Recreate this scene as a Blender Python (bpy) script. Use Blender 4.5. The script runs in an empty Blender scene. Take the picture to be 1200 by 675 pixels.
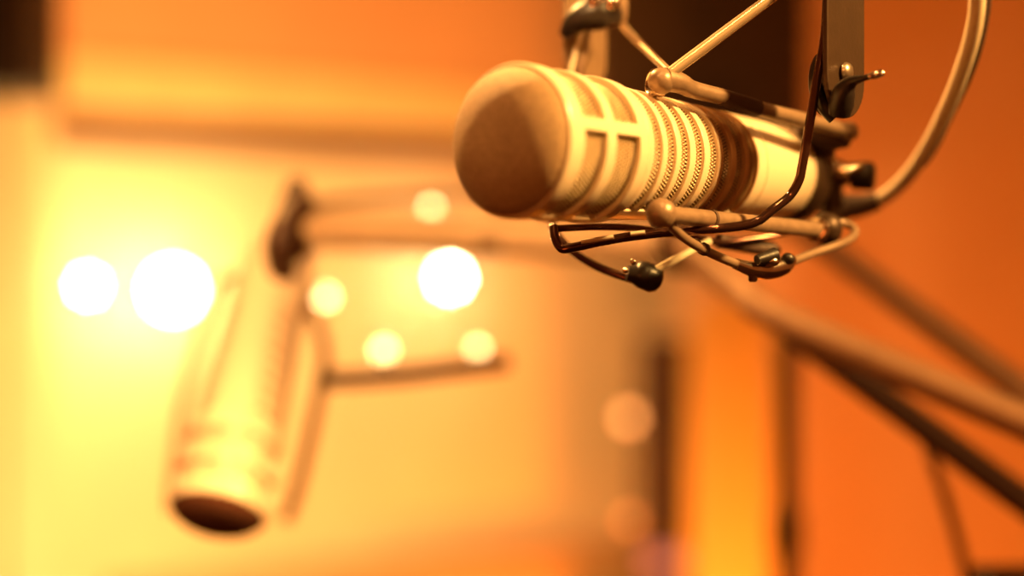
import bpy, bmesh, math
from mathutils import Vector, Matrix
PI = math.pi
C = bpy.context.scene.collection
sc = bpy.context.scene
F = 1800.0            # focal length in pixels of the 1200 px wide frame
CH = 1.25             # camera height

# ------------------------------------------------------------ camera
cam_d = bpy.data.cameras.new('camera')
cam = bpy.data.objects.new('camera', cam_d); C.objects.link(cam)
cam.location = (0, 0, CH); cam.rotation_euler = (PI/2, 0, 0)
cam_d.sensor_width = 36; cam_d.lens = 36*F/1200
cam_d.clip_start = 0.01; cam_d.clip_end = 50
cam_d.dof.use_dof = True
cam_d.dof.focus_distance = 0.590
cam_d.dof.aperture_fstop = 2.05
cam_d.dof.aperture_blades = 8
cam_d.dof.aperture_rotation = 0.3
sc.camera = cam
sc.view_settings.view_transform = 'Standard'
sc.view_settings.look = 'None'
sc.view_settings.gamma = 1
sc.view_settings.use_curve_mapping = False
sc.view_settings.exposure = 0.0
try:
    sc.cycles.use_denoising = True
    sc.cycles.max_bounces = 8
except Exception:
    pass

def pt(px, py, Z):
    return Vector(((px-600)*Z/F, Z, CH+(337.5-py)*Z/F))

# ------------------------------------------------------------ world
w = bpy.data.worlds.new('world'); sc.world = w; w.use_nodes = True
bg = w.node_tree.nodes['Background']
bg.inputs[0].default_value = (1.0, 0.22, 0.03, 1); bg.inputs[1].default_value = 0.22

# ------------------------------------------------------------ lights
def look(o, target):
    d = Vector(target)-o.location
    o.rotation_euler = d.to_track_quat('-Z', 'Y').to_euler()
def area(name, loc, target, size, energy, col, spread=PI):
    l = bpy.data.lights.new(name, 'AREA'); l.shape = 'DISK'; l.size = size
    l.energy = energy; l.color = col; l.spread = spread
    o = bpy.data.objects.new(name, l); C.objects.link(o); o.location = loc; look(o, target); return o
def spot(name, loc, target, energy, col, ang=60, blend=1.0, r=.05):
    l = bpy.data.lights.new(name, 'SPOT'); l.energy = energy; l.color = col
    l.spot_size = math.radians(ang); l.spot_blend = blend; l.shadow_soft_size = r
    o = bpy.data.objects.new(name, l); C.objects.link(o); o.location = loc; look(o, target); return o
MICC = pt(760, 180, .60)
spot('key_spot', MICC+Vector((.71, -.36, .59))*1.3, pt(725, 185, .58), 262, (1, .53, .14), 15.5, .45, .05)
spot('top_spot', MICC+Vector((.05, -.42, .92))*1.2, MICC, 25, (1, .50, .14), 34, .6, .03)
spot('back_spot', MICC+Vector((-.45, .55, .75))*1.4, MICC, 270, (1, .50, .13), 34, .8, .05)
spot('front_spot', MICC+Vector((.10, -.90, .42))*1.1, MICC, 6, (1, .36, .07), 40, 1, .015)
spot('fill_spot', MICC+Vector((-.80, -.75, -.15))*1.2, MICC, 10, (1, .20, .03), 45, 1, .25)
spot('soffit_spot', pt(350, -500, 1.7), pt(360, 95, 3.2), 76, (1, .28, .026), 75, 1, .1)
spot('wall_spot', pt(1050, 1500, 1.9), pt(1010, 640, 3.5), 245, (1, .26, .026), 95, 1, .1)
spot('right_wall_spot', pt(1100, -900, 1.9), pt(1080, 250, 3.5), 14, (1, .20, .012), 90, 1, .1)
spot('left_wall_spot', pt(60, 850, 1.7), pt(170, 520, 3.1), 140, (1, .55, .17), 110, 1, .1)
spot('second_mic_spot', Vector((-.15, .15, 1.75)), pt(330, 400, .95), 60, (1, .50, .16), 42, .8, .05)

# ------------------------------------------------------------ materials
def mat(name, col, rough=.5, metal=0, bump=0, bscale=200, var=0, vscale=30, spec=.5, coat=0):
    m = bpy.data.materials.new(name); m.use_nodes = True
    nt = m.node_tree; b = nt.nodes['Principled BSDF']
    b.inputs['Base Color'].default_value = (*col, 1); b.inputs['Roughness'].default_value = rough
    b.inputs['Metallic'].default_value = metal
    b.inputs['Specular IOR Level'].default_value = spec
    b.inputs['Coat Weight'].default_value = coat
    tc = nt.nodes.new('ShaderNodeTexCoord')
    if var:
        n = nt.nodes.new('ShaderNodeTexNoise'); n.inputs['Scale'].default_value = vscale; n.inputs['Detail'].default_value = 5
        nt.links.new(tc.outputs['Object'], n.inputs['Vector'])
        r = nt.nodes.new('ShaderNodeValToRGB')
        r.color_ramp.elements[0].position = .3; r.color_ramp.elements[1].position = .7
        r.color_ramp.elements[0].color = (*[c*(1-var) for c in col], 1)
        r.color_ramp.elements[1].color = (*[min(1, c*(1+var*.6)) for c in col], 1)
        nt.links.new(n.outputs['Fac'], r.inputs['Fac']); nt.links.new(r.outputs['Color'], b.inputs['Base Color'])
    if bump:
        n = nt.nodes.new('ShaderNodeTexNoise'); n.inputs['Scale'].default_value = bscale; n.inputs['Detail'].default_value = 3
        nt.links.new(tc.outputs['Object'], n.inputs['Vector'])
        bp = nt.nodes.new('ShaderNodeBump'); bp.inputs['Strength'].default_value = bump; bp.inputs['Distance'].default_value = .001
        nt.links.new(n.outputs['Fac'], bp.inputs['Height']); nt.links.new(bp.outputs['Normal'], b.inputs['Normal'])
    return m
def emis(name, col, s):
    m = bpy.data.materials.new(name); m.use_nodes = True
    b = m.node_tree.nodes['Principled BSDF']
    b.inputs['Base Color'].default_value = (*col, 1)
    b.inputs['Emission Color'].default_value = (*col, 1); b.inputs['Emission Strength'].default_value = s
    return m
def wood(name, c1, c2, scale=6, rough=.45):
    m = bpy.data.materials.new(name); m.use_nodes = True; nt = m.node_tree; b = nt.nodes['Principled BSDF']
    tc = nt.nodes.new('ShaderNodeTexCoord'); mp = nt.nodes.new('ShaderNodeMapping'); mp.inputs['Scale'].default_value = (1, 1, .12)
    n = nt.nodes.new('ShaderNodeTexNoise'); n.inputs['Scale'].default_value = scale*5; n.inputs['Detail'].default_value = 6
    r = nt.nodes.new('ShaderNodeValToRGB'); r.color_ramp.elements[0].color = (*c1, 1); r.color_ramp.elements[1].color = (*c2, 1)
    nt.links.new(tc.outputs['Object'], mp.inputs[0]); nt.links.new(mp.outputs[0], n.inputs[0])
    nt.links.new(n.outputs['Fac'], r.inputs[0]); nt.links.new(r.outputs[0], b.inputs['Base Color'])
    b.inputs['Roughness'].default_value = rough
    return m
def mesh_mat(name, cu, cv, hole, metalcol, rough=.35, stagger=True):
    """woven / perforated metal from UV in metres-like units: round holes in staggered rows"""
    m = bpy.data.materials.new(name); m.use_nodes = True; nt = m.node_tree; b = nt.nodes['Principled BSDF']
    uv = nt.nodes.new('ShaderNodeUVMap'); uv.uv_map = 'UVMap'
    br = nt.nodes.new('ShaderNodeTexBrick')
    br.offset = .5; br.inputs['Scale'].default_value = 1
    br.inputs['Brick Width'].default_value = cu; br.inputs['Row Height'].default_value = cv
    br.inputs['Mortar Size'].default_value = min(cu, cv)*.24; br.inputs['Mortar Smooth'].default_value = .6
    br.inputs['Color1'].default_value = (*metalcol, 1); br.inputs['Color2'].default_value = (*metalcol, 1); br.inputs['Mortar'].default_value = (*hole, 1)
    nt.links.new(uv.outputs[0], br.inputs['Vector']); nt.links.new(br.outputs['Color'], b.inputs['Base Color'])
    bp = nt.nodes.new('ShaderNodeBump'); bp.invert = True; bp.inputs['Strength'].default_value = 1; bp.inputs['Distance'].default_value = .0006
    nt.links.new(br.outputs['Fac'], bp.inputs['Height']); nt.links.new(bp.outputs['Normal'], b.inputs['Normal'])
    b.inputs['Roughness'].default_value = rough
    return m

M = {}
M['beige'] = mat('beige_satin_paint', (.80, .64, .46), .28, 0, .12, 900)
M['grille'] = mat('nose_grille_weave', (.42, .27, .14), .55, .15, 1.0, 1400, .25, 700)
M['screw'] = mat('dull_steel_screw', (.45, .36, .28), .3, .9)
M['strap_lit'] = mat('lit_metal_strap', (.26, .16, .09), .45, .3, .1, 500)  # stronger light on the far strap put into a lighter metal colour
M['nose_shaded'] = mat('dark_nose_shade', (.12, .035, .012), .8, 0, 1.0, 900)  # shade on the hanging microphone's nose put into the colour
M['sleeve'] = mesh_mat('perforated_brass_mesh', .0013, .0011, (.20, .08, .03), (.55, .36, .18))
M['bead'] = mat('bright_mesh_points', (.95, .82, .55), .35)
M['bead_dark'] = mat('brown_mesh_points', (.60, .36, .16), .35)
M['shine'] = mat('pale_rod_shine', (.95, .85, .62), .22, .2, spec=1)  # pale colour holds the lamp highlights of the wire strips and lower rod
M['sleeve_dark'] = mesh_mat('perforated_brown_mesh', .0013, .0011, (.03, .012, .005), (.20, .10, .04))
M['umber'] = mat('dark_brown_ribs', (.50, .27, .12), .35, .3)
M['tube'] = mat('satin_grey_brown_tube', (.30, .195, .125), .36, .3, .1, 600, .15, 200)
M['chrome'] = mat('polished_steel', (.75, .62, .50), .16, 1)
M['wire'] = mat('dark_polished_wire', (.15, .07, .05), .12, .9)
M['rod'] = mat('bright_satin_rod', (.72, .54, .36), .26, .7)
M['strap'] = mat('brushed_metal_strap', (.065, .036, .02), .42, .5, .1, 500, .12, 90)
M['black'] = mat('black_plastic', (.018, .012, .01), .38, 0, .1, 600)
M['rubber'] = mat('dark_rubber_sleeve', (.07, .035, .022), .6, 0, .15, 500)
M['cable'] = mat('braided_tan_cable', (.80, .64, .44), .6, 0, .4, 2500)
M['boompale'] = mat('pale_boom_tube', (.75, .52, .30), .5, .1, .1, 400, .1, 60)
M['boom'] = mat('satin_boom_tube', (.48, .27, .15), .5, .2, .1, 400, .15, 60)
M['boomdark'] = mat('dark_boom_bar', (.07, .03, .016), .5, .2)
M['wall'] = mat('painted_wall_orange', (.80, .48, .28), .8, 0, .2, 60, .08, 3)
M['wall_pale'] = mat('painted_wall_pale', (.88, .70, .45), .75, 0, .2, 60, .06, 3)
M['bandpale'] = mat('bright_band_yellow', (.95, .78, .42), .6, 0, 0, 1, .08, 10)
M['rackdark'] = mat('dark_rack_steel', (.06, .024, .012), .6, .1)
M['trimdark'] = mat('brown_trim', (.20, .10, .05), .6, 0, 0, 1, .15, 20)
M['floor'] = mat('carpet_floor', (.12, .06, .035), .95, 0, .6, 300, .3, 80)
M['ceil'] = mat('ceiling_paint', (.6, .45, .3), .9, 0, .2, 50, .05, 4)
M['counter'] = wood('honey_wood_counter', (.62, .33, .13), (.85, .52, .24))
M['panelwood'] = wood('orange_wood_panel', (.95, .58, .18), (1, .70, .26))
M['darkbox'] = mat('black_speaker_cabinet', (.028, .012, .007), .6, 0, .3, 150, .2, 40)
M['cone'] = mat('speaker_cone_paper', (.02, .011, .008), .8, 0, .3, 200)
M['glass_lamp'] = emis('globe_big', (1, .70, .30), 90)
M['lamp_mid'] = emis('globe_small', (1, .80, .45), 95)
M['glint_small'] = emis('glint_warm', (1, .62, .24), 16)  # emission stands in for glints on the far mount's metal
M['lamp_dim'] = emis('bulb_dim', (1, .36, .09), 5)
M['lamp_dimmer'] = emis('bulb_dimmer', (1, .30, .06), 2.2)
M['violet'] = mat('violet_plastic', (.50, .35, .95), .5)

# ------------------------------------------------------------ builders
class MB:
    def __init__(s): s.v = []; s.f = []; s.uv = {}
    def add(s, vs, fs):
        n = len(s.v); s.v += [Vector(v) for v in vs]; s.f += [tuple(i+n for i in f) for f in fs]
    def build(s, name, m, parent=None, smooth=True, bevel=0, kids=None):
        inv = parent.matrix_basis.inverted() if parent else Matrix()
        if parent and parent.parent: inv = (parent.parent.matrix_basis @ parent.matrix_basis).inverted()
        me = bpy.data.meshes.new(name)
        base = Vector((0, 0, 0))
        if parent is None:
            lo = Vector((min(v.x for v in s.v), min(v.y for v in s.v), min(v.z for v in s.v)))
            hi = Vector((max(v.x for v in s.v), max(v.y for v in s.v), max(v.z for v in s.v)))
            base = Vector(((lo.x+hi.x)/2, (lo.y+hi.y)/2, lo.z))
            me.from_pydata([v-base for v in s.v], [], s.f)
        else:
            me.from_pydata([inv @ v for v in s.v], [], s.f)
        bm = bmesh.new(); bm.from_mesh(me); bmesh.ops.recalc_face_normals(bm, faces=bm.faces); bm.to_mesh(me); bm.free()
        me.materials.append(m)
        for p in me.polygons: p.use_smooth = smooth
        o = bpy.data.objects.new(name, me); C.objects.link(o)
        if parent: o.parent = parent
        else: o.location = base
        if bevel:
            b = o.modifiers.new('bevel', 'BEVEL'); b.width = bevel; b.segments = 3; b.limit_method = 'ANGLE'; b.angle_limit = math.radians(35); b.harden_normals = True
        elif smooth:
            e = o.modifiers.new('split', 'EDGE_SPLIT'); e.split_angle = math.radians(50)
        return o
def frame(d):
    d = Vector(d).normalized(); u = Vector((0, 0, 1)) if abs(d.z) < .9 else Vector((1, 0, 0))
    x = d.cross(u).normalized(); return d, x, x.cross(d).normalized()
def cr(pts, n=10):
    """Catmull-Rom through pts; a point is (vector, radius)"""
    out = []
    P = [pts[0]]+list(pts)+[pts[-1]]
    for i in range(1, len(P)-2):
        for k in range(n):
            t = k/n; a, b, c, d = P[i-1], P[i], P[i+1], P[i+2]
            q = []
            for j in (0, 1):
                q.append(.5*((2*b[j])+(c[j]-a[j])*t+(2*a[j]-5*b[j]+4*c[j]-d[j])*t*t+(-1*a[j]+3*b[j]-3*c[j]+d[j])*t**3))
            out.append(tuple(q))
    out.append(pts[-1]); return out
def sweep(mb, path, seg=16, cap=True):
    """path: list of (Vector, r)"""
    rings = []; prev = None
    for i, (p, r) in enumerate(path):
        a = path[max(0, i-1)][0]; b = path[min(len(path)-1, i+1)][0]
        d = (b-a).normalized()
        if prev is None: _, x, y = frame(d)
        else:
            x = (prev - d*prev.dot(d)).normalized(); y = x.cross(d)
        prev = x
        rings.append([p+(x*math.cos(2*PI*k/seg)+y*math.sin(2*PI*k/seg))*r for k in range(seg)])
    vs = [v for r_ in rings for v in r_]; fs = []
    for i in range(len(rings)-1):
        for k in range(seg):
            fs.append((i*seg+k, i*seg+(k+1) % seg, (i+1)*seg+(k+1) % seg, (i+1)*seg+k))
    if cap: fs.append(tuple(range(seg))[::-1]); fs.append(tuple((len(rings)-1)*seg+k for k in range(seg)))
    mb.add(vs, fs)
def wire(pts, r, straight=False, mb=None, seg=14):
    """pts in pixels+depth; r in metres"""
    mb = mb or MB()
    P = [(pt(*p[:3]), (p[3] if len(p) > 3 else r)) for p in pts]
    sweep(mb, P if straight else cr(P), seg); return mb
def lathe(mb, o, d, prof, seg=32):
    """prof: (distance along d, radius)"""
    d, x, y = frame(d); vs = []; fs = []
    for (t, r) in prof:
        for k in range(seg):
            a = 2*PI*k/seg; vs.append(Vector(o)+d*t+(x*math.cos(a)+y*math.sin(a))*max(r, 1e-5))
    n = len(prof)
    for i in range(n-1):
        for k in range(seg): fs.append((i*seg+k, i*seg+(k+1) % seg, (i+1)*seg+(k+1) % seg, (i+1)*seg+k))
    fs.append(tuple(range(seg))[::-1]); fs.append(tuple((n-1)*seg+k for k in range(seg)))
    mb.add(vs, fs); return mb
def ball(mb, o, r, d=(0, 0, 1), sq=1.0, seg=28, n=16):
    prof = [(-r*sq*math.cos(PI*i/n), r*math.sin(PI*i/n)) for i in range(n+1)]
    return lathe(mb, o, d, prof, seg)
def obox(mb, c, ax, ay, az):
    c = Vector(c); ax, ay, az = Vector(ax), Vector(ay), Vector(az)
    vs = [c+ax*i+ay*j+az*k for i in (-1, 1) for j in (-1, 1) for k in (-1, 1)]
    mb.add(vs, [(0, 1, 3, 2), (4, 6, 7, 5), (0, 4, 5, 1), (2, 3, 7, 6), (0, 2, 6, 4), (1, 5, 7, 3)]); return mb
def prism(mb, outline, n, th):
    """outline: world points of a planar outline; extruded by n*th"""
    n = Vector(n).normalized()*th; k = len(outline)
    mb.add([p for p in outline]+[p+n for p in outline], [tuple(range(k)), tuple(range(2*k-1, k-1, -1))]+[(i, (i+1) % k, (i+1) % k+k, i+k) for i in range(k)])
    return mb
def thing(name, label, cat, mtx, group=None):
    o = bpy.data.objects.new(name, None); C.objects.link(o); o.empty_display_size = .02
    if isinstance(mtx, Matrix): o.matrix_basis = mtx
    else: o.matrix_basis = Matrix.Translation(mtx)
    o['label'] = label; o['category'] = cat
    if group: o['group'] = group
    return o
def tag(o, label, cat, group=None):
    o['label'] = label; o['category'] = cat
    if group: o['group'] = group
    return o
def struct(o): o['kind'] = 'structure'; return o

# ============================================================ SETTING
WO = pt(60, 337.5, 3.0); WE = pt(640, 337.5, 3.57)
wd = (WE-WO).normalized(); wn = Vector((wd.y, -wd.x, 0))     # along the back wall; towards the room
Z3 = Vector((0, 0, 1))
def wp(s, h, out=0): return Vector((WO.x, WO.y, 0))+wd*s+Z3*h+wn*out
def wall_px(px):
    """distance along the back wall of an image column"""
    k = (px-600)/F; b = Vector((WO.x, WO.y))
    return (k*b.y-b.x)/(wd.x-k*wd.y)
def wbox(s0, s1, h0, h1, o0, o1, mb=None):
    return obox(mb or MB(), wp((s0+s1)/2, (h0+h1)/2, (o0+o1)/2), wd*(s1-s0)/2, Z3*(h1-h0)/2, wn*(o1-o0)/2)
S_END = wall_px(800)
SOF = CH+.312
struct(wbox(-1.6, S_END+.05, 0, 2.7, -.15, -.02).build('wall_back', M['wall_pale'], smooth=False))
sf = struct(wbox(-.02, S_END, SOF+.035, 2.7, -.02, .06).build('wall_upper', M['wall'], smooth=False))
struct(wbox(-.02, S_END, SOF-.03, SOF+.035, -.02, .03).build('trim_1', M['trimdark'], smooth=False))
struct(wbox(-.02, S_END, SOF+.035, SOF+.13, .06, .075).build('bright_band', M['bandpale'], smooth=False))  # paler board added to give the bright band low on the upper wall
struct(wbox(-.10, -.02, 0, 2.7, -.02, .09).build('trim_2', M['wall_pale'], smooth=False))
# right wall starts at the corner and runs square to the view
cx = wp(S_END, 0)
struct(obox(MB(), (cx.x+1.0, cx.y+.05, 1.35), (1.0, 0, 0), (0, .06, 0), (0, 0, 1.35)).build('wall_right', M['wall'], smooth=False))
struct(obox(MB(), (0, 1.0, -.05), (2.6, 3.2, 0), (0, 0, 0.05), (-2.6, 3.2, 0)).build('floor', M['floor'], smooth=False))
bpy.data.objects['floor'].scale = (1, 1, 1)
struct(obox(MB(), (0, 1.6, 2.75), (2.6, 0, 0), (0, 2.9, 0), (0, 0, .05)).build('ceiling', M['ceil'], smooth=False))

# counter along the wall
ct = thing('counter', 'pale wooden counter ledge running along foot of the pale back wall', 'counter', wp(.9, 0, .25))
wbox(.10, S_END-.02, .63, .665, 0, .16).build('counter_top', M['counter'], ct, False, .004)
wbox(.14, S_END-.06, 0, .63, 0, .14).build('cabinet_body', M['counter'], ct, False, .003)

# wall lamps
def globe(px, py, rad, out, m, label):
    s = wall_px(px); c0 = wp(s, 0, out)
    c = pt(px, py, c0.y)
    base = c-wn*(out)
    t = thing('wall_lamp', label, 'lamp', base, 'glowing globe lamps on the back wall')
    lathe(MB(), base-wn*.02, wn, [(0, rad*.9), (.012, rad*.9), (.016, rad*.4), (out-rad*.8+.02, rad*.35)]).build('lamp_base', M['chrome'], t)
    ball(MB(), c, rad).build('globe', m, t)
globe(203, 340, .036, .13, M['glass_lamp'], 'largest and brightest glowing globe wall lamp left of the second microphone')
globe(103, 335, .012, .12, M['lamp_mid'], 'smaller glowing wall lamp at far left beside the largest one')
globe(527, 326, .017, .12, M['lamp_mid'], 'bright white glowing wall lamp just below the big microphone nose')

# loudspeakers
def speaker(c, r, u, n, hw, hh, hd, label, cones):
    t = thing('loudspeaker', label, 'loudspeaker', c-u*hh, 'dark loudspeakers high on the wall')
    obox(MB(), c, r*hw, n*hd, u*hh).build('cabinet', M['darkbox'], t, False, .006)
    for (y, rad) in cones:
        o = c+n*hd+u*y
        lathe(MB(), o, n, [(-.001, rad), (.006, rad), (.006, rad*.9), (-.0009, rad*.86), (.001, rad*.3), (.008, rad*.22), (.011, .001)]).build('cone', M['cone'], t)
s_ = wall_px(813); k = pt(813, 75, 3.15)
speaker(pt(815, 95, 3.2), Vector((1, 0, 0)), Z3, Vector((0, -1, 0)), .218, .30, .13, 'large black loudspeaker hung on wall behind the microphone yoke', [(.12, .05), (-.10, .13)])
speaker(pt(-48, -60, 2.40), Vector((1, 0, 0)), Z3, Vector((0, -1, 0)), .137, .231, .09, 'dark loudspeaker cut by the top left corner', [(.12, .035), (-.06, .10)])
obox(MB(), pt(815, 95, 3.2)+Vector((0, .22, 0)), (.04, 0, 0), (0, .12, 0), (0, 0, .05)).build('wall_bracket', M['black'], [o for o in C.objects if o.name == 'loudspeaker'][0], False, .002)
obox(MB(), pt(-48, -60, 2.40)+Vector((0, .18, 0)), (.04, 0, 0), (0, .09, 0), (0, 0, .05)).build('wall_bracket', M['black'], bpy.data.objects['loudspeaker.001'], False, .002)

# wooden partition panel with rounded top, rack with pilot lights, stand pole
def rounded_panel(px0, px1, pytop, Z, th):
    a = pt(px0, 337, Z); b = pt(px1, 337, Z); top = pt(px0, pytop, Z).z; wdt = b.x-a.x; rr = wdt*.45
    out = [Vector((a.x, Z, 0)), Vector((b.x, Z, 0))]
    for i in range(9): th_ = PI/2*i/8; out.append(Vector((b.x-rr+rr*math.cos(th_), Z, top-rr+rr*math.sin(th_))))
    for i in range(9): th_ = PI/2+PI/2*i/8; out.append(Vector((a.x+rr+rr*math.cos(th_), Z, top-rr+rr*math.sin(th_))))
    return prism(MB(), out, (0, 1, 0), th)
pp = rounded_panel(808, 903, 345, 2.75, .04).build('partition_panel', M['panelwood'], None, False, .003)
tag(pp, 'tall glowing orange wooden panel with rounded top standing by right wall', 'panel')
rk = pt(781, 640, 2.9)
t = thing('equipment_rack', 'narrow dark equipment rack standing left of orange wooden panel', 'rack', Vector((rk.x, 2.95, 0)))
a = pt(780, 395, 2.9)
obox(MB(), (a.x, 2.95, a.z/2), (.046, 0, 0), (0, .05, 0), (0, 0, a.z/2)).build('cabinet', M['rackdark'], t, False, .003)
for (px, py, rd, mm) in ((737, 490, .012, 'lamp_dim'), (738, 610, .011, 'lamp_dimmer')):
    c = pt(px, py, 2.6)
    b = MB(); ball(b, c, rd); o = b.build('glow_ball', M[mm], t)
    e = pt(782, py+4, 2.92)
    sweep(MB(), [(c, .003), (e, .003)], 10) if False else None
    b = MB(); sweep(b, [(c, .003), (e, .003)], 10); b.build('lamp_arm', M['boomdark'], o)
vb = pt(779, 659, 2.895)
obox(MB(), vb, (.036, 0, 0), (0, .006, 0), (0, 0, .020)).build('violet_faceplate', M['violet'], t, False, .002)['label'] = 'violet plate low on the dark rack'

t = thing('stand_pole', 'thin dark vertical microphone stand pole right of orange wooden panel', 'stand', Vector((pt(921, 300, 1.5).x, 1.5, 0)))
x = pt(921, 300, 1.5).x
sweep(MB(), [], 8) if False else None
b = MB(); sweep(b, [(Vector((x, 1.5, .02)), .012), (Vector((x, 1.5, pt(921, 395, 1.5).z)), .012)], 16); b.build('pole', M['boomdark'], t)
b = MB(); lathe(b, (x, 1.5, pt(0, 650, 1.5).z), (0, 0, 1), [(0, .014), (.002, .016), (.04, .016), (.045, .012)]); b.build('height_clutch', M['black'], t)
b = MB(); lathe(b, (x, 1.5, 0), (0, 0, 1), [(0, .13), (.015, .13), (.022, .12), (.03, .02)]); b.build('base', M['black'], t)

# ============================================================ MICROPHONE (built along its own +X, nose at x=0)
T_REAR = .182
def R(t):
    pts = [(-1, .0272), (0, .0272), (.006, .0276), (.044, .0274), (.0475, .0270), (.050, .0258), (.19, .0206), (1, .0206)]
    for (a, ra), (b_, rb) in zip(pts, pts[1:]):
        if a <= t <= b_: return ra+(rb-ra)*(t-a)/(b_-a)
WIN = [(.0065, .0195), (.0250, .0395)]
SLOT = [(.0508, .0565), (.0600, .0660), (.0696, .0757), (.0800, .0862), (.0905, .0970)]
DSLOT = [(.1005, .1070), (.1110, .1180), (.1213, .1277)]
BARS = [11, 101, 191, 281]
def in_window(th, hw=5):
    for b_ in BARS:
        if abs((th-b_+180) % 360-180) < hw: return False
    return True
def in_slot(th): return (298 < th or th < 82) or (112 < th < 242)
def shell(mb, t0, t1, opens, inside, th_keep=lambda th: True, step=2.0):
    ts = {t0, t1}
    for a, b_ in opens: ts |= {a, b_}
    ts = sorted(ts); full = []
    for a, b_ in zip(ts, ts[1:]):
        n = max(1, int((b_-a)/.003)); full += [a+(b_-a)*i/n for i in range(n)]
    full.append(t1)
    for brk in (.0475, .050):
        if t0 < brk < t1 and min(abs(brk-q) for q in full) > .0003: full.append(brk)
    full.sort()
    nth = int(360/step); idx = {}; vs = []; fs = []
    def V(i, j):
        j %= nth
        if (i, j) not in idx:
            a = math.radians(j*step); r = R(full[i]); idx[(i, j)] = len(vs); vs.append(Vector((full[i], r*math.cos(a), r*math.sin(a))))
        return idx[(i, j)]
    for i in range(len(full)-1):
        tm = (full[i]+full[i+1])/2; op = any(a < tm < b_ for a, b_ in opens)
        for j in range(nth):
            th = (j+.5)*step
            if not th_keep(th): continue
            if op and inside(th): continue
            fs.append((V(i, j), V(i, j+1), V(i+1, j+1), V(i+1, j)))
    mb.add(vs, fs)
def lmesh(mb, name, m, root, solid=0, bevel=0, smooth=True, mats=None):
    """mesh given in the thing's own coordinates"""
    me = bpy.data.meshes.new(name); me.from_pydata(mb.v, [], mb.f)
    bm = bmesh.new(); bm.from_mesh(me); bmesh.ops.recalc_face_normals(bm, faces=bm.faces); bm.to_mesh(me); bm.free()
    me.materials.append(m)
    for p in me.polygons: p.use_smooth = smooth
    o = bpy.data.objects.new(name, me); C.objects.link(o); o.parent = root
    if solid:
        s = o.modifiers.new('solid', 'SOLIDIFY'); s.thickness = solid; s.offset = -1
    if bevel:
        b = o.modifiers.new('bevel', 'BEVEL'); b.width = bevel; b.segments = 3; b.limit_method = 'ANGLE'; b.angle_limit = math.radians(40); b.harden_normals = True
    elif smooth:
        e = o.modifiers.new('split', 'EDGE_SPLIT'); e.split_angle = math.radians(40)
    return o
X = Vector((1, 0, 0))
def open_outwards(o):
    """point the faces of an open tube away from its axis"""
    me = o.data; bad = 0
    for p in me.polygons:
        c = p.center; bad += 1 if (c.y*p.normal.y+c.z*p.normal.z) < 0 else -1
    if bad > 0: me.flip_normals()
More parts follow.
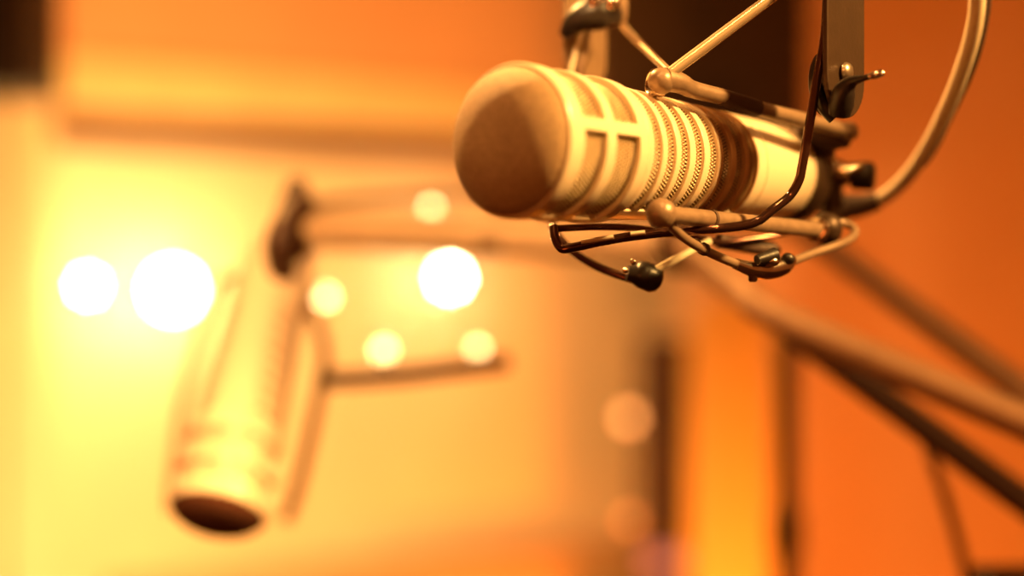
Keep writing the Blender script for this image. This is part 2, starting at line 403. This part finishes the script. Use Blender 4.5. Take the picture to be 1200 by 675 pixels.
def make_mic(root):
    # nose grille: a shallow dome with a rounded shoulder
    prof = []
    for i in range(25):
        q = i/24; rr = .0266*q
        prof.append((-.0105*(1-q**2.5)**(1/1.7), rr))
    mb = MB(); lathe(mb, (0, 0, 0), X, prof+[(.0008, .0266)], 96)
    lmesh(mb, 'nose_grille', M['grille'], root)
    mb = MB(); lathe(mb, (0, 0, 0), X, [(.004, .0262), (-.0006, .0262), (-.0012, .0266), (-.0012, .0270), (-.0004, .0275), (.0006, .0276), (.004, .0274)], 96)
    lmesh(mb, 'front_rim', M['beige'], root)
    mb = MB(); shell(mb, .001, .0450, WIN, in_window)
    o = lmesh(mb, 'head_shell', M['beige'], root); open_outwards(o); solidify(o, .0024, .00035)
    mb = MB(); shell(mb, .0450, .0988, SLOT, in_slot)
    o = lmesh(mb, 'ribbed_body', M['beige'], root); open_outwards(o); solidify(o, .0018, .0005)
    # top and bottom bars stay beige, the ribs between are a darker brown
    mb = MB(); shell(mb, .0988, .1283, DSLOT, in_slot, lambda th: in_slot(th))
    o = lmesh(mb, 'dark_ribs', M['umber'], root); open_outwards(o); solidify(o, .0018, .0005); o['label'] = 'darker brown ribs between beige sections'
    for up_ in (True, False):
        mb = MB(); shell(mb, .0988, .1283, [], in_slot, lambda th: not in_slot(th) and (th < 180) == up_)
        o = lmesh(mb, 'spine_bar', M['beige'], root); open_outwards(o); solidify(o, .0018, .0003)
    # perforated sleeve inside
    for (a, b_, m, off, nm) in ((.002, .0465, 'sleeve', .0030, 'mesh_sleeve'), (.0466, .0985, 'sleeve', .0021, 'mesh_sleeve'), (.0986, .1283, 'sleeve_dark', .0021, 'dark_mesh_sleeve')):
        vs = []; fs = []; uvs = []; n = 40; sg = 180
        for i in range(n+1):
            t = a+(b_-a)*i/n; r = R(t)-off
            for j in range(sg): an = 2*PI*j/sg; vs.append(Vector((t, r*math.cos(an), r*math.sin(an))))
        for i in range(n):
            for j in range(sg): fs.append((i*sg+j, i*sg+(j+1) % sg, (i+1)*sg+(j+1) % sg, (i+1)*sg+j))
        me = bpy.data.meshes.new(nm); me.from_pydata(vs, [], fs); me.materials.append(M[m])
        uvl = me.uv_layers.new(name='UVMap'); 
        for p in me.polygons:
            p.use_smooth = True; i, j = divmod(p.index, sg)
            for li, (di, dj) in zip(p.loop_indices, ((0, 0), (0, 1), (1, 1), (1, 0))):
                uvl.data[li].uv = ((j+dj)/sg*2*PI*.0245, a+(b_-a)*(i+di)/n)
        o = bpy.data.objects.new(nm, me); C.objects.link(o); o.parent = root; open_outwards(o)
    # embossed points of the mesh, seen through the windows and slots
    for (nm, mm, ops) in (('mesh_points', 'bead', WIN+SLOT), ('dark_mesh_points', 'bead_dark', DSLOT)):
        mb = MB()
        for (a, b_) in ops:
            n = max(2, int((b_-a-.0010)/.0015)); ring_n = 104
            for i in range(n+1):
                t = a+.0006+(b_-a-.0012)*i/n; rr = R(t)-(.0028 if t < .046 else .0018)
                for k in range(ring_n):
                    an = 2*PI*(k+.5*(i % 2))/ring_n; deg = math.degrees(an) % 360
                    if not (in_window(deg, 4) if (a, b_) in WIN else in_slot(deg)): continue
                    o_ = Vector((0, math.cos(an), math.sin(an))); tg = Vector((0, -math.sin(an), math.cos(an))); c = Vector((t, 0, 0))+o_*rr
                    h = .00050; w_ = .00048
                    mb.add([c+X*w_, c+tg*w_, c-X*w_, c-tg*w_, c+o_*h+X*w_*.5, c+o_*h+tg*w_*.5, c+o_*h-X*w_*.5, c+o_*h-tg*w_*.5, c+o_*h*1.3],
                           [(0, 1, 5, 4), (1, 2, 6, 5), (2, 3, 7, 6), (3, 0, 4, 7), (4, 5, 8), (5, 6, 8), (6, 7, 8), (7, 4, 8), (3, 2, 1, 0)])
        me_o = lmesh(mb, nm, M[mm], root, smooth=False); me_o['kind'] = 'stuff'
    # rear body
    mb = MB(); lathe(mb, (0, 0, 0), X, [(.1270, .018), (.1283, R(.128)), (.1355, R(.1355)), (.1360, R(.136)-.0006), (.1366, R(.136)-.0006), (.1371, R(.137)), (.150, R(.15)), (.165, R(.165)), (T_REAR-.002, R(T_REAR)), (T_REAR, R(T_REAR)-.0012), (T_REAR+.001, .012)], 96)
    lmesh(mb, 'rear_body', M['beige'], root, bevel=0)
    mb = MB(); lathe(mb, (0, 0, 0), X, [(T_REAR, .0095), (T_REAR+.030, .0095), (T_REAR+.032, .0085), (T_REAR+.050, .0072), (T_REAR+.052, .004)], 40)
    lmesh(mb, 'connector', M['chrome'], root)
def solidify(o, th, bev):
    s = o.modifiers.new('solid', 'SOLIDIFY'); s.thickness = th; s.offset = -1
    for mm in list(o.modifiers):
        if mm.type == 'EDGE_SPLIT': o.modifiers.remove(mm)
    b = o.modifiers.new('bevel', 'BEVEL'); b.width = bev; b.segments = 3; b.limit_method = 'ANGLE'; b.angle_limit = math.radians(50); b.harden_normals = True
P0 = pt(600, 165, .54); P1 = pt(920, 205, .685)
ax = (P1-P0).normalized(); sd = ax.cross(Z3).normalized(); up = sd.cross(ax).normalized()
def mic_matrix(p, a_, s_, u_):
    m = Matrix.Identity(4)
    for i in range(3): m[i][0] = a_[i]; m[i][1] = s_[i]; m[i][2] = u_[i]; m[i][3] = p[i]
    return m
mic = thing('microphone', 'large beige broadcast microphone in focus with round grille nose and ribbed body', 'microphone', mic_matrix(P0, ax, sd, up))
make_mic(mic)
def MP(t, r, th):
    """world point at distance t along the microphone, radius r, angle th in degrees"""
    a = math.radians(th); return P0+ax*t+(sd*math.cos(a)+up*math.sin(a))*r

# second microphone hanging nose down
N2 = pt(255, 600, .85); top2 = pt(292, 330, .85); a2 = (top2-N2).normalized()
a2 = (a2+Vector((0, .68, 0))).normalized(); s2 = Vector((1, 0, 0)); s2 = (s2-a2*s2.dot(a2)).normalized(); u2 = a2.cross(s2)
mic2 = thing('microphone', 'blurred pale microphone hanging nose down from far boom arm at left', 'microphone', mic_matrix(N2, a2, s2, u2))
for ch in [o for o in C.objects if o.parent == mic]:
    c = ch.copy(); C.objects.link(c); c.parent = mic2
    if ch.name.startswith('nose_grille'):
        c.data = ch.data.copy(); c.data.materials[0] = M['nose_shaded']; c['label'] = 'nose grille with its shade put into a dark brown colour'
    for key_, mm in (('dark_ribs', 'beige'), ('mesh_sleeve', 'beige'), ('dark_mesh_sleeve', 'beige'), ('mesh_points', 'beige'), ('dark_mesh_points', 'beige'), ('connector', 'rubber')):
        if ch.name.split('.')[0] == key_:
            c.data = ch.data.copy(); c.data.materials[0] = M[mm]
            if 'label' in c: del c['label']

# ============================================================ SHOCK MOUNT around the big microphone
sm = thing('shock_mount', 'metal suspension cradle of rods, tubes and clamps holding the big microphone', 'microphone mount', MP(.13, 0, 0))
def B(mb, name, m, **k): return mb.build(name, M[m], sm, **k)
# yoke: two flat straps with rounded ends, joined above the frame
yoke_r = pt(992, 98, .590); yoke_l = pt(683, 60, .690)
def strap(c, hw, top, bot, nrm, wdir, th=.0022, r=None):
    r = r or hw; out = []
    for i in range(17):
        a = PI+PI*i/16; out.append(c+wdir*(r*math.cos(a))+Z3*(bot-c.z+r+r*math.sin(a)))
    out += [c+wdir*hw+Z3*(top-c.z), c-wdir*hw+Z3*(top-c.z)]
    return prism(MB(), out, nrm, th)
TOPZ = pt(0, -260, .64).z
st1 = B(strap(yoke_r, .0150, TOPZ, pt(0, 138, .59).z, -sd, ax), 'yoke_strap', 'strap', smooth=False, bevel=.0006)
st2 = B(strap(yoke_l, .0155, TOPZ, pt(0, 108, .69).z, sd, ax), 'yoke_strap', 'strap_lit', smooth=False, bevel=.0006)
mid = (Vector((yoke_r.x, yoke_r.y, TOPZ))+Vector((yoke_l.x, yoke_l.y, TOPZ)))/2
B(obox(MB(), mid, sd*((yoke_r-yoke_l).xy.length/2+.002), ax*.0150, Z3*.0015), 'yoke_bridge', 'strap', smooth=False, bevel=.0005)
# right pivot: cup washer, screw head, wing
wc = pt(974, 98, .596)
mb = MB(); lathe(mb, wc-sd*.0035, sd, [(0, .0118), (.0008, .0128), (.0022, .0128), (.0026, .0118), (.0012, .0100)], 48); B(mb, 'pivot_washer', 'black')
mb = MB(); lathe(mb, yoke_r+ax*(-.002)+Z3*(.004)+sd*.0005, sd, [(0, .0036), (.0006, .0040), (.0018, .0034), (.0026, .0018), (.0028, .0004)], 32); B(mb, 'screw_head', 'screw')
# wing nut: dark body leaning down-left and one wing out to the right
b_ = MB(); sweep(b_, cr([(pt(984, 134, 0.5820), .0042), (pt(986, 122, 0.5800), .0048), (pt(990, 106, 0.5770), .0042), (pt(998, 96, 0.5740), .0024), (pt(1010, 92, 0.5700), .0013), (pt(1022, 89, 0.5680), .0012), (pt(1029, 87, 0.5670), .0014), (pt(1035, 85, 0.5660), .0012)], 6), 16)
B(b_, 'wing_nut', 'black')
b_ = MB(); ball(b_, pt(1027, 87.5, 0.5665), .0015, (1, 0, .25), 2.2); B(b_, 'wing_tip', 'chrome')
b_ = MB(); sweep(b_, cr([(pt(980, 136, 0.5900), .0038), (pt(968, 124, 0.5900), .0034), (pt(961, 108, 0.5900), .0022), (pt(958, 92, 0.5910), .0014), (pt(960, 76, 0.5920), .0010), (pt(966, 64, 0.5930), .0008)], 8), 14); B(b_, 'wing_blade', 'black')
# far pivot: bolt, wing nut
b_ = MB(); sweep(b_, cr([(pt(660, 42, .672), .0022), (pt(668, 32, .670), .0042), (pt(680, 22, .668), .0060), (pt(698, 16, .668), .0075), (pt(712, 16, .670), .0066), (pt(724, 22, .674), .0035)], 6), 16); B(b_, 'wing_nut', 'black')
for p_ in ((697, 2), (717, 4)):
    b_ = MB(); lathe(b_, pt(*p_, .664)-Z3*.003, Z3, [(0, .0030), (.001, .0034), (.006, .0034), (.007, .0026)], 24); B(b_, 'bolt_nut', 'chrome')
b_ = MB(); sweep(b_, [(pt(727, -14, .672), .0032), (pt(727, 4, .672), .0034), (pt(728, 18, .672), .0028), (pt(727, 28, .674), .0022)], 14); B(b_, 'bolt_pin', 'tube')

# upper rods meeting at the upper joint
B(wire([(1010, -80, .600), (900, 0, .591), (785, 86, .580)], .0022, True), 'upper_rod', 'rod')
B(wire([(727, 22, .680), (735, 36, .672), (788, 88, .590)], .0017), 'upper_rod', 'rod')
b_ = MB(); ball(b_, pt(775, 95, .580), .0050, (1, .5, -.3), 1.05); B(b_, 'upper_joint', 'tube')
b_ = MB(); lathe(b_, pt(766, 97, .583), (-.85, -.3, .1), [(-.004, .0050), (0, .0056), (.0012, .0052), (.0016, .0040), (.0008, .0030)], 32); B(b_, 'joint_cap', 'chrome')
B(wire([(778, 93, .580, .0046), (796, 97, .584, .0040), (812, 105, .590, .0034), (845, 113, .600, .0031), (846, 113, .601, .0030)], .003), 'upper_tube', 'tube')
B(wire([(843, 113, .600), (888, 127, .614)], .0033, True), 'rubber_sleeve', 'rubber')
B(wire([(887, 127, .614, .0031), (930, 138, .633, .0031), (996, 154, .664, .0033)], .0031), 'upper_tube', 'tube')
b_ = MB(); ball(b_, pt(995, 154, .664), .0042, (1, 0, 0), 1.0); B(b_, 'end_cap', 'tube')
b_ = MB(); sweep(b_, cr([(pt(934, 152, .668), .0045), (pt(952, 154, .668), .0068), (pt(975, 158, .669), .0068), (pt(994, 160, .670), .0050)], 6), 18); B(b_, 'rear_clamp', 'rubber')
b_ = MB(); sweep(b_, [(pt(960, 150, .672), .0060), (pt(962, 176, .676), .0066), (pt(966, 192, .68), .0040)], 18); B(b_, 'clamp_neck', 'rubber')

# front wire: down the near side, bend, forward under the microphone and hook
B(wire([(975, -60, .586), (969, 0, .586), (966, 45, .586), (957, 95, .585), (948, 150, .585), (940, 195, .585), (936, 212, .585), (925, 230, .585), (905, 246, .583), (890, 258, .582), (872, 264, .581), (840, 268, .580), (800, 271, .581), (747, 276, .583), (705, 283, .585), (672, 290, .587), (658, 291, .589), (651, 280, .592), (649, 266, .596)], .0018), 'suspension_wire', 'wire')
B(wire([(681, 283.5, .5838), (719, 277.5, .5822)], .0009, True), 'wire_highlight', 'shine')  # pale strips laid on the wire as its painted lamp highlights
B(wire([(739, 274.2, .5815), (756, 272.4, .5808)], .0009, True), 'wire_highlight', 'shine')
# lower joint, tube, collar, clamp
b_ = MB(); ball(b_, pt(775, 250, .562), .0056, (1, .5, -.1), 1.0); B(b_, 'lower_joint', 'tube')
b_ = MB(); lathe(b_, pt(766, 251, .566), (-.8, -.2, -.2), [(-.004, .0048), (0, .0054), (.001, .0050), (.0013, .002)], 32); B(b_, 'joint_cap', 'rubber')
B(wire([(780, 251, .563, .0032), (960, 270, .643, .0034)], .003, True), 'lower_tube', 'tube')
b_ = MB(); d_ = (pt(960, 270, .643)-pt(780, 251, .563)); o_ = pt(780, 251, .563)+d_*.26; lathe(b_, o_, d_, [(0, .0031), (.0001, .0036), (.0016, .0036), (.0017, .0031)], 28); B(b_, 'rubber_ring', 'rubber')
b_ = MB(); ball(b_, pt(968, 268, .648), .0070, (.7, .7, .1), .95); B(b_, 'clamp_dome', 'strap')
b_ = MB(); lathe(b_, pt(955, 269, .641), (.64, .76, 0), [(0, .0036), (.0005, .0050), (.003, .0052), (.004, .0048)], 28); B(b_, 'clamp_collar', 'chrome')
B(wire([(972, 262, .652), (990, 262, .654), (1001, 268, .652), (1000, 277, .648), (985, 286, .640), (950, 298, .628), (912, 312, .612), (890, 315, .606), (868, 311, .600), (838, 299, .590), (808, 283, .578), (790, 268, .570), (778, 252, .564)], .0018), 'suspension_loop', 'tube')
b_ = MB(); sweep(b_, cr([(pt(862, 309, .598), .0022), (pt(880, 315, .603), .0030), (pt(900, 316, .608), .0040), (pt(918, 311, .613), .0038), (pt(928, 304, .617), .0022)], 6), 18); B(b_, 'loop_clamp', 'chrome')
b_ = MB(); ball(b_, pt(905, 305, .603), .0030, (.3, -.4, 1), .7); B(b_, 'clamp_screw', 'chrome')
b_ = MB(); sweep(b_, [(pt(887, 305, .600), .0020), (pt(908, 299, .604), .0032)], 16); B(b_, 'clamp_lever', 'black')
b_ = MB(); ball(b_, pt(924, 303, .610), .0022, (1, 0, -.6), 1.2); B(b_, 'clamp_stud', 'black')
b_ = MB(); lathe(b_, pt(882, 318, .604), (0, 0, -1), [(0, .0020), (.0035, .0020), (.0042, .0012)], 20); B(b_, 'clamp_pin', 'chrome')
b_ = MB(); o_ = pt(823, 291, .585); d_ = pt(838, 299, .590)-pt(808, 283, .578); lathe(b_, o_, d_, [(0, .0016), (.0001, .0025), (.0018, .0025), (.0019, .0016)], 24); B(b_, 'rubber_ring', 'rubber')
b_ = MB(); ball(b_, pt(816, 285, .583), .0019, (0, 0, 1), 1); B(b_, 'ring_bead', 'tube')
# far lower rods
B(wire([(672, 34, .682), (664, 90, .682), (646, 200, .672), (646, 258, .655), (657, 280, .640), (675, 298, .630), (705, 315, .622), (742, 328, .615)], .0017), 'suspension_wire', 'wire')
B(wire([(682, 30, .676), (672, 70, .676), (663, 105, .676)], .0010), 'bright_wire', 'shine')
B(wire([(689, 36, .680), (675, 105, .680)], .0016, True), 'return_wire', 'tube')
b_ = MB(); lathe(b_, pt(742, 318, .613), (1, .15, -.38), [(0, .0030), (.0012, .0048), (.004, .0056), (.009, .0056), (.0112, .0044), (.0122, .0024)], 28); B(b_, 'wire_knob', 'black')
b_ = MB(); sweep(b_, [(pt(735, 320, .612), .0030), (pt(757, 324, .613), .0052)], 20); B(b_, 'knob_collar', 'black')
for p_ in ((733, 317), (742, 307)):
    b_ = MB(); ball(b_, pt(*p_, .606), .0013); B(b_, 'knob_screw', 'chrome')
B(wire([(768, 317, .612), (832, 282, .622)], .0017, True), 'lower_rod', 'shine')  # lamp reflection on this rod put into its pale colour
B(wire([(650, 268, .597), (700, 266, .605), (745, 268, .615), (800, 276, .625), (850, 284, .637), (930, 272, .652)], .0014), 'inner_wire', 'wire')
B(wire([(842, 283, .640, .0028), (900, 292, .652, .0032), (908, 292, .654, .0026)], .003), 'rubber_sleeve', 'rubber')
# rear ring, bracket, knob
b_ = MB(); lathe(b_, P0+ax*(T_REAR-.0005), ax, [(0, .0175), (0, .0212), (.001, .0218), (.012, .0218), (.013, .0210), (.013, .0175)], 64); B(b_, 'rear_ring', 'strap')
b_ = MB(); ball(b_, pt(972, 187, .676), .0030); B(b_, 'ring_screw', 'chrome')
b_ = MB(); sweep(b_, [(pt(970, 196, .690), .0055), (pt(988, 203, .690), .0048), (pt(992, 204, .690), .0056), (pt(998, 205, .690), .0040)], 20); B(b_, 'knob_stem', 'chrome')
b_ = MB(); lathe(b_, pt(997, 206, .690), (1, -.35, -.05), [(0, .0048), (.001, .0064), (.009, .0066), (.0105, .0052), (.011, .001)], 10); B(b_, 'lock_knob', 'black')
b_ = MB(); ball(b_, pt(1004, 197, .682), .0022, (1, 0, .5), 1.6); B(b_, 'knob_insert', 'chrome')
b_ = MB(); sweep(b_, [(pt(975, 205, .694), .0050), (pt(975, 252, .694), .0044)], 18); B(b_, 'rear_post', 'strap')

# cable from the rear of the microphone
cb = thing('microphone_cable', 'tan cable curving up right from the rear of the big microphone', 'cable', pt(992, 240, .720))
wire([(984, 243, .722), (1010, 240, .722), (1036, 231, .716), (1062, 208, .702), (1085, 175, .684), (1108, 130, .664), (1128, 80, .646), (1142, 30, .632), (1146, -20, .622), (1142, -80, .612)], .0034).build('cable', M['cable'], cb)
wire([(1060, 212, .706, .001), (1086, 182, .690), (1113, 130, .670), (1136, 80, .650), (1150, 30, .636), (1155, -20, .626), (1151, -80, .616)], .0027).build('dark_strand', M['rubber'], cb)['label'] = 'thin dark strand along the right side of the tan cable'  # dark strand added along the right edge of the tan cable
b_ = MB(); sweep(b_, cr([(MP(T_REAR+.035, 0, 0), .0085), (pt(975, 240, .722), .0070), (pt(1005, 241, .722), .0055), (pt(1030, 235, .718), .0042)], 8), 20); b_.build('plug', M['rubber'], cb)

# ============================================================ FAR BOOM ARM holding the second microphone
bm2 = thing('boom_arm', 'blurred jointed boom arm reaching from lower right to the second microphone', 'boom arm', pt(1230, 640, .86))
def D(mb, name, m, **k): return mb.build(name, M[m], bm2, **k)
D(wire([(345, 268, 1.10), (800, 285, 1.02)], .0145, True), 'arm_tube', 'boompale')
D(wire([(345, 243, 1.08), (440, 232, 1.08), (650, 222, 1.06)], .0035), 'tension_rod', 'boomdark')
D(wire([(560, 288, 1.05), (690, 272, 1.04), (800, 285, 1.02)], .006), 'lower_brace', 'boomdark')
b_ = MB(); ball(b_, pt(800, 290, 1.0), .018, (0, 1, 0), .8); D(b_, 'elbow_joint', 'boomdark')
D(wire([(800, 292, .98), (952, 405, .93), (1240, 617, .86)], .0088, True), 'lower_bar', 'boomdark')
D(wire([(930, 262, .99), (977, 296, .97), (1240, 488, .88)], .0085, True), 'upper_bar', 'boom')
D(wire([(800, 285, .98), (868, 340, .93), (925, 378, .90), (1240, 512, .80)], .0098), 'outer_tube', 'boom')
D(wire([(1078, 498, .92), (1110, 590, .92), (1140, 700, .92)], .0035), 'tension_spring', 'boom')
D(obox(MB(), pt(1195, 690, .90), (.022, 0, 0), (0, .02, 0), (0, 0, .011)), 'clamp_base', 'boomdark', smooth=False, bevel=.002)
m2 = thing('shock_mount', 'blurred dark mount joining hanging microphone to the far boom arm', 'microphone mount', pt(335, 280, 1.12))
def G(mb, name, m, **k): return mb.build(name, M[m], m2, **k)
G(wire([(356, 240, .95), (337, 258, .92), (326, 286, .91), (331, 322, .92)], .0085), 'swivel_bracket', 'boomdark')
b_ = MB(); ball(b_, pt(343, 287, .93), .010, (0, 1, 0), 1); G(b_, 'swivel_joint', 'boomdark')
G(wire([(331, 318, .92), (318, 350, .93)], .005, True), 'hanger_rod', 'boom')
G(wire([(375, 446, 1.02), (470, 440, 1.02), (595, 424, 1.04)], .0062), 'cradle_bar', 'boomdark')
G(wire([(345, 320, 1.06), (378, 400, 1.04), (376, 450, 1.02), (352, 560, 1.00), (335, 610, 1.0)], .0042), 'suspension_wire', 'boom')
G(wire([(255, 330, 1.06), (232, 400, 1.04), (214, 470, 1.02), (202, 560, 1.00), (200, 600, 1.0)], .0034), 'suspension_wire', 'boom')
G(wire([(258, 330, 1.06), (300, 322, 1.10), (345, 322, 1.06)], .0038), 'cross_wire', 'boom')
def glintbit(px, py, Z, r, m, parent, foot):  # glowing balls on stems, added for glints on the far mount and arm
    b_ = MB(); ball(b_, pt(px, py, Z), r); o = b_.build('glow_ball', M[m], parent)
    b_ = MB(); sweep(b_, [(pt(px, py, Z), r*.4), (pt(*foot), r*.4)], 10); b_.build('glint_stem', M['boomdark'], o)
glintbit(382, 348, 1.25, .0052, 'glint_small', m2, (350, 330, 1.10))
glintbit(450, 411, 1.22, .0055, 'glint_small', m2, (452, 441, 1.02))
glintbit(560, 408, 1.22, .0040, 'glint_small', m2, (560, 429, 1.035))
glintbit(505, 243, 1.22, .0036, 'glint_small', bm2, (505, 258, 1.08))
